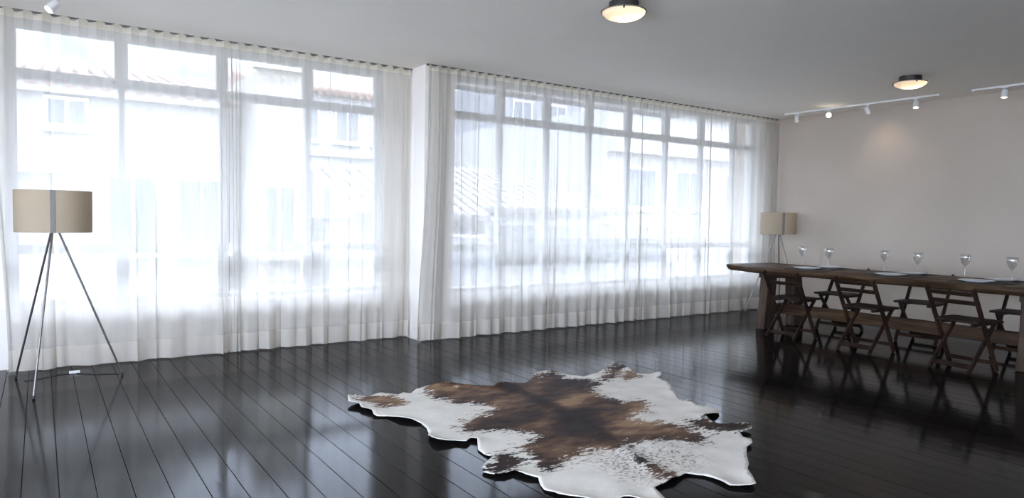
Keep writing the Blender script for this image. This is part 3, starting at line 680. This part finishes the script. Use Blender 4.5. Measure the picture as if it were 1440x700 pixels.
settings = [(7.52, 4.72, 7.68, 4.545, 'room side', 'first', 0), (7.52, 3.745, 7.68, 3.545, 'room side', 'second', 0), (7.52, 2.925, 7.68, 2.685, 'room side', 'third', 0),
            (7.97, 4.71, 7.86, 4.995, 'wall side', 'first', 1), (7.97, 3.74, 7.86, 3.985, 'wall side', 'second', 1), (7.97, 2.875, 7.86, 3.165, 'wall side', 'third', 1)]
for px, py, gx, gy, side, nth, fl in settings:
    o = piece(mat_me, 'placemat', 'placemat', None, (px, py - (0.05 if not fl else -0.04), TZ + 0.0005), (0, 0, 0.02))
    tag(o, f'dark placemat under a plate on the {side} of the table, {nth} from the curtain', 'placemat', 'dark placemats on the table')
    o = piece(plate_me, 'plate', 'porcelain', None, (px, py, TZ + 0.005))
    tag(o, f'white round plate on the {side} of the table, {nth} from the curtain', 'plate', 'white plates on the table')
    o = piece(glass_me, 'wine_glass', 'crystal', None, (gx, gy, TZ + (0.005 if abs(gy - py + (0.05 if not fl else -0.04)) < 0.27 and abs(gx - px) < 0.2 else 0.0008)))
    tag(o, f'clear stemmed wine glass set for the {side} of the table, {nth} from the curtain', 'wine glass', 'wine glasses on the table')

# ------------------------------------------------------------------ tripod floor lamps
def lamp(loc, feet, seam_ang, label):
    L = thing('tripod_floor_lamp', label, 'floor lamp', (loc[0], loc[1], 0), group='tripod floor lamps')
    z0, z1, R = 1.152, 1.462, 0.248
    rel = lambda p, z: (p[0] - loc[0], p[1] - loc[1], z)
    hub = (0, 0, 1.20)
    for i, f in enumerate(feet):
        a = Vector(rel(f, 0.012)); d = Vector((a.x, a.y, 0)).normalized(); b = Vector((d.x * 0.012, d.y * 0.012, 1.205))
        lg = MB().tube([a, b], [0.0075, 0.0085], 12).build('leg', 'steel', L, smooth='auto')
        e = Vector(rel(f, 0.0)); tip = MB().tube([e, a + (b - a) * 0.008], [0.009, 0.0095], 10).build('foot_tip', 'rubber', lg)
    MB().lathe([(0.0008, 1.19), (0.026, 1.19), (0.028, 1.20), (0.024, 1.225), (0.009, 1.23), (0.009, 1.27), (0.018, 1.275), (0.018, 1.32), (0.0008, 1.32)], 20).build('hub', 'steel', L, smooth='auto')
    MB().lathe([(0.0008, 1.32), (0.014, 1.32), (0.030, 1.355), (0.032, 1.38), (0.022, 1.405), (0.0008, 1.41)], 20).build('bulb', 'porcelain', L, smooth=True)
    sh = MB().lathe([(R, z0), (R, z1), (R - 0.003, z1), (R - 0.003, z0)], 72, closed=True).build('shade', 'shade', L, smooth='auto')
    rg = MB()
    for z in (z0 + 0.003, z1 - 0.003): rg.lathe([(R - 0.009, z - 0.003), (R - 0.0032, z - 0.003), (R - 0.0032, z + 0.003), (R - 0.009, z + 0.003)], 48, closed=True)
    rg.build('shade_ring', 'seam', sh)
    w = 0.017
    vs = []; A = [seam_ang + (k - 3) / 3 * w / R for k in range(7)]
    for rr in (R + 0.0004, R + 0.0025):
        for z in (z0 - 0.001, z1 + 0.001): vs += [(rr * math.cos(a), rr * math.sin(a), z) for a in A]
    fs = []
    for k in range(6): fs += [(k, k + 1, 7 + k + 1, 7 + k), (14 + k, 21 + k, 21 + k + 1, 14 + k + 1), (k, 14 + k, 14 + k + 1, k + 1), (7 + k, 7 + k + 1, 21 + k + 1, 21 + k)]
    fs += [(0, 7, 21, 14), (6, 20, 27, 13)]
    MB().add(vs, fs).build('shade_seam', 'seam', sh)
    sp = MB()
    for k in range(3):
        a = seam_ang + k * 2 * PI / 3; sp.tube([(0.012 * math.cos(a), 0.012 * math.sin(a), 1.30), ((R - 0.007) * math.cos(a), (R - 0.007) * math.sin(a), z1 - 0.004)], 0.003, 6)
    sp.build('shade_spider', 'seam', L)
    return L
la = lamp((0.087, 6.19), [(-0.05, 5.775), (0.535, 6.285), (-0.168, 6.56)], math.radians(-92), 'cream drum tripod floor lamp on bare boards away from the dining table')
# its flex and switch on the floor
cord = []
for i in range(40):
    u = i / 39; cord.append((-0.11 + 0.63 * u - 0.087, 6.40 - 0.10 * u + 0.16 * math.sin(u * 3.0 + 0.1) - 6.19 - 0.03 * math.sin(u * 11), 0.004))
MB().tube(cord, 0.003, 6).build('cord', 'rubber', la, smooth=True)
MB().bar((0.181 - 0.087, 6.523 - 6.19, 0.012), (0.255 - 0.087, 6.523 - 6.19, 0.012), 0.03, 0.022, ch=0.006).build('cord_switch', 'white_metal', la)
lamp((8.855, 6.03), [(8.49, 6.29), (8.82, 5.60), (9.235, 6.22)], math.radians(-130), 'cream drum tripod floor lamp in the corner behind the dining table end')

# ------------------------------------------------------------------ ceiling lights
def flush_light(x, y, label, power):
    L = thing('ceiling_light', label, 'ceiling light', (x, y, H), group='flush ceiling lights')
    MB().lathe([(0.0008, -0.060), (0.102, -0.060), (0.110, -0.052), (0.110, -0.0005), (0.0008, -0.0005)], 40).build('base', 'dark_metal', L, smooth='auto')
    R = 0.158; pr = []
    for i in range(13):
        a = i / 12; pr.append((max(0.0008, R * math.sin(a * PI / 2)), -0.068 - 0.062 * math.cos(a * PI / 2)))
    inn = [(max(0.0008, r - 0.004), z + 0.004) for r, z in pr[::-1]]
    MB().lathe(pr + inn, 48).build('bowl', 'bowl', L, smooth=True)
    MB().lathe([(0.0008, -0.0675), (R - 0.006, -0.0675), (R - 0.006, -0.0645), (0.0008, -0.0645)], 40).build('added_light_stop', 'porcelain', L, smooth='auto')  # hidden plate added to keep bulb light off the ceiling
    MB().lathe([(R - 0.002, -0.070), (R + 0.010, -0.069), (R + 0.010, -0.064), (R - 0.002, -0.064)], 48, closed=True).build('rim', 'seam', L, smooth='auto')
    for k in range(3):
        a = math.radians(262 + 120 * k - 35); c, s = math.cos(a), math.sin(a)
        m = MB().bar((0.10 * c, 0.10 * s, -0.056), (0.150 * c, 0.150 * s, -0.061), 0.012, 0.004); m.tube([(0.163 * c, 0.163 * s, -0.084), (0.163 * c, 0.163 * s, -0.056)], 0.007, 10)
        m.build('clip', 'dark_metal', L)
    MB().lathe([(0.0008, -0.112), (0.016, -0.108), (0.022, -0.096), (0.018, -0.080), (0.010, -0.069), (0.0008, -0.069)], 16).build('bulb', 'lamp_glow', L, smooth=True)
    d = bpy.data.lights.new('ceiling_bulb', 'POINT'); d.energy = power; d.color = (1.0, 0.86, 0.68); d.shadow_soft_size = 0.03
    o = bpy.data.objects.new('ceiling_bulb', d); COL.objects.link(o); o.parent = L; o.location = (0.04, -0.03, -0.100)
    return L
flush_light(3.55, 3.76, 'lit bowl ceiling light with dark base hanging over the cowhide', 0.45)
flush_light(7.72, 3.72, 'lit bowl ceiling light with dark base hanging over the dining table', 0.45)

def track(x, ya, yb, label):
    t = thing('lighting_track', label, 'lighting track', (x, ya, H))
    MB().box(-0.017, 0.017, 0, yb - ya, -0.022, -0.0005).build('channel', 'white_metal', t)
    for y in (-0.008, yb - ya - 0.008): MB().box(-0.019, 0.019, y, y + 0.016, -0.025, -0.0005).build('end_cap', 'white_metal', t)
    return t
def spot(x, y, aim, lens, label, power=0.0):
    s = thing('track_spotlight', label, 'spotlight', (x, y, H - 0.023), group='white track spotlights')
    aim = Vector(aim).normalized()
    MB().box(-0.015, 0.015, -0.03, 0.03, -0.010, 0.0).build('adapter', 'white_metal', s)
    c = Vector((0, 0, -0.062)); MB().tube([(0, 0, -0.008), c], 0.006, 8).build('stem', 'white_metal', s)
    a, b = c - aim * 0.038, c + aim * 0.052
    MB().tube([a, a + aim * 0.008, b - aim * 0.004, b], [0.022, 0.031, 0.034, 0.034], 20).build('housing', 'white_metal', s, smooth='auto')
    MB().tube([b + aim * 0.0003, b + aim * 0.002], 0.029, 20).build('lens', lens, s)
    if power:
        d = bpy.data.lights.new('spot_bulb', 'SPOT'); d.energy = power; d.color = (1.0, 0.80, 0.58); d.spot_size = math.radians(115); d.spot_blend = 1.0; d.shadow_soft_size = 0.03
        o = bpy.data.objects.new('spot_bulb', d); COL.objects.link(o); o.parent = s; o.location = b + aim * 0.012; o.rotation_euler = aim.to_track_quat('-Z', 'Y').to_euler()
    return s
XT = 8.99
track(XT, 3.985, 6.06, 'white lighting track on the ceiling over the far half of the table')
track(XT, 1.5, 3.62, 'white lighting track on the ceiling reaching past the ceiling light over the table')
spot(XT, 5.88, (0.25, 0.05, -1), 'lamp_soft', 'white track spotlight first from the curtain', 0)
spot(XT, 5.40, (-0.80, -0.50, -0.35), 'lamp_glow', 'white track spotlight turned to the room, lens shining', 0)
spot(XT, 4.86, (0.55, -0.15, -1), 'lamp_soft', 'white track spotlight third from the curtain, tilted to the grey wall', 1.0)
spot(XT, 4.25, (-0.25, -0.1, -1), 'lamp_soft', 'white track spotlight at the end of the long track', 0)
spot(XT, 3.30, (-0.15, 0.0, -1), 'lamp_soft', 'white track spotlight alone on the second track', 0)
track(0.10, 4.0, 6.22, 'white lighting track on the ceiling near the lamp away from the table')
spot(0.10, 6.17, (-0.55, -0.25, -0.75), 'lamp_soft', 'white track spotlight on the ceiling above the lamp away from the table', 0)

# ------------------------------------------------------------------ across the street
tag(MB().box(-120, 150, 7.0, 150, -10.3, -10.0).build('street', 'asphalt'), 'asphalt street far below the windows', 'street', kind='structure')
tag(MB().box(-120, 150, -120, 7.0, -10.3, -10.0).build('yard', 'street'), 'unseen yard behind the building, made pale to bounce light', 'yard', kind='structure')  # pale ground out of view, shaped to bounce daylight onto the ceiling
def building(label, x0, x1, y0, depth, ztop, wall, wins, ledges=(), roof=None, roof_h=0.0, parapet=True):
    b = thing('apartment_building', label, 'building', ((x0 + x1) / 2, y0, -10), group='houses across the street')
    cx = (x0 + x1) / 2; R = lambda x, y, z: (x - cx, y - y0, z + 10)
    def bx(nm, mat, xa, xb, ya, yb, za, zb):
        p, q = R(xa, ya, za), R(xb, yb, zb); return MB().box(p[0], q[0], p[1], q[1], p[2], q[2]).build(nm, mat, b)
    bx('facade', wall, x0, x1, y0, y0 + depth, -10, ztop)
    for (xa, xb, za, zb) in wins:
        f = bx('window', 'frame', xa - 0.07, xb + 0.07, y0 - 0.05, y0 - 0.001, za - 0.07, zb + 0.07)
        p, q = R(xa, 0, za), R(xb, 0, zb); mid = (p[0] + q[0]) / 2
        for u, v in ((p[0], mid - 0.03), (mid + 0.03, q[0])): MB().box(u, v, -0.07, -0.051, p[2], q[2]).build('pane', 'out_glass', f)
        bx('window_sill', wall, xa - 0.15, xb + 0.15, y0 - 0.18, y0 - 0.001, za - 0.17, za - 0.075)
    for (xa, xb, za, zb, out) in ledges: bx('ledge', wall, xa, xb, y0 - out, y0 - 0.001, za, zb)
    if roof:
        m = MB(); e = 0.35
        A, B, C_, D = R(x0 - e, y0 - e, ztop), R(x1 + e, y0 - e, ztop), R(x1 + e, y0 + depth / 2, ztop + roof_h), R(x0 - e, y0 + depth / 2, ztop + roof_h)
        E, F_ = R(x1 + e, y0 + depth + e, ztop), R(x0 - e, y0 + depth + e, ztop)
        m.add([A, B, C_, D, E, F_], [(0, 1, 2, 3), (3, 2, 4, 5), (0, 3, 5), (1, 4, 2), (0, 5, 4, 1)]); rf = m.build('roof', roof, b)
        n = int((x1 - x0 + 2 * e) / 0.30); sl = math.hypot(depth / 2 + e, roof_h)
        tm = MB().tube([(0, 0, 0), (0, depth / 2 + e, roof_h)], 0.125, 8).mesh('tile_course')
        for i in range(n): piece(tm, 'tile_course', roof, rf, (A[0] + 0.15 + i * 0.30, A[1], A[2] + 0.03))
    elif parapet: bx('parapet', wall, x0 - 0.1, x1 + 0.1, y0 - 0.15, y0 + 0.1, ztop, ztop + 0.25)
    return b
def grid(xs, w, zs, h): return [(x, x + w, z, z + h) for x in xs for z in zs]
building('white apartment house with a long balcony opposite the left window', -8.0, 3.3, 16.0, 7, 3.75, 'plaster_white',
         [(0.15, 0.75, 3.0, 3.45)] + grid((-3.0, 1.15, 2.45), 0.85, (0.55,), 1.45) + grid((-3.0, -0.2, 1.5), 1.1, (-1.9,), 1.3),
         [(-8.0, 0.95, 2.02, 2.14, 0.45), (-8.0, 3.3, -0.35, -0.1, 0.25), (-8, 3.3, 3.55, 3.75, 0.3)], 'roof_tile', 0.9)
building('cream apartment house with recessed windows beside the white one', 3.85, 4.8, 15.2, 7, 4.4, 'plaster_cream', grid((4.0,), 0.6, (0.5, -2.2), 1.4), [(3.85, 4.8, -0.4, -0.2, 0.2)])
building('low white house with weathered tile roof', 5.35, 8.1, 13.2, 5, 1.25, 'plaster_white', grid((5.8, 7.0), 0.7, (-1.4,), 1.3), [(5.35, 8.1, -0.1, 0.05, 0.2)], 'old_roof_tile', 1.1)
building('tall pale house set back behind the low tile roof', 6.2, 11.5, 24.0, 6, 5.6, 'plaster_white', grid((7.3, 8.8, 10.2), 0.8, (4.0, 1.9), 1.0), [(6.2, 11.5, 3.4, 3.5, 0.2)], 'roof_tile', 0.9)
building('white house with clay tile roof opposite the long window', 9.0, 12.8, 14.2, 6, 1.45, 'plaster_white', grid((9.2, 11.2), 0.8, (-1.2,), 1.4), [(9.0, 12.8, 0.35, 0.5, 0.3)], 'old_roof_tile', 1.2)
building('annex coloured grey as a shaded wall, with a white ledge close below the long window', 6.6, 11.0, 10.2, 2.6, 0.95, 'plaster_grey', grid((7.4, 9.2), 0.7, (-1.6,), 1.0), [(6.6, 11.0, 0.1, 0.45, 0.35)])  # grey plaster puts the shade on this wall into its colour
building('red roofed house up the slope behind the clay tile roof', 12.0, 19.0, 26.0, 7, 3.2, 'plaster_cream', grid((12.8, 14.8, 16.8), 0.9, (1.3,), 1.1), [(12, 19, 0.6, 0.75, 0.2)], 'roof_tile', 1.6)
building('white corner block with grey band and large windows', 13.6, 24.0, 15.0, 9, 4.6, 'plaster_white', grid((14.4, 16.6, 19.0, 21.4), 1.2, (1.75, -1.5), 1.1), [(13.6, 24, 3.3, 3.65, 0.4), (13.6, 24, 0.8, 1.2, 0.4)])
building('distant pale tower behind the corner block', 21.0, 30.0, 32.0, 8, 9.0, 'plaster_grey', grid((22, 24.5, 27), 1.2, (6.5, 4.0), 1.4), [])
def hill():
    n, m = 60, 24; vs = []
    for j in range(m):
        for i in range(n):
            x = -70 + 190 * i / (n - 1); y = 34 + 70 * j / (m - 1); u = j / (m - 1)
            z = -6 + 46 * smooth01(u * 1.2) * (0.75 + 0.45 * mnoise.noise(Vector((x * 0.03, y * 0.03, 1.0)))) + 1.6 * mnoise.noise(Vector((x * 0.2, y * 0.2, 3.0))) * (0.3 + u)
            vs.append((x, y, z))
    fs = [(j * n + i, j * n + i + 1, (j + 1) * n + i + 1, (j + 1) * n + i) for j in range(m - 1) for i in range(n - 1)]
    tag(MB().add(vs, fs).build('hillside', 'hill', smooth=True), 'green hillside rising behind the houses', 'hill', kind='structure')
hill()
bpy.context.view_layer.update()
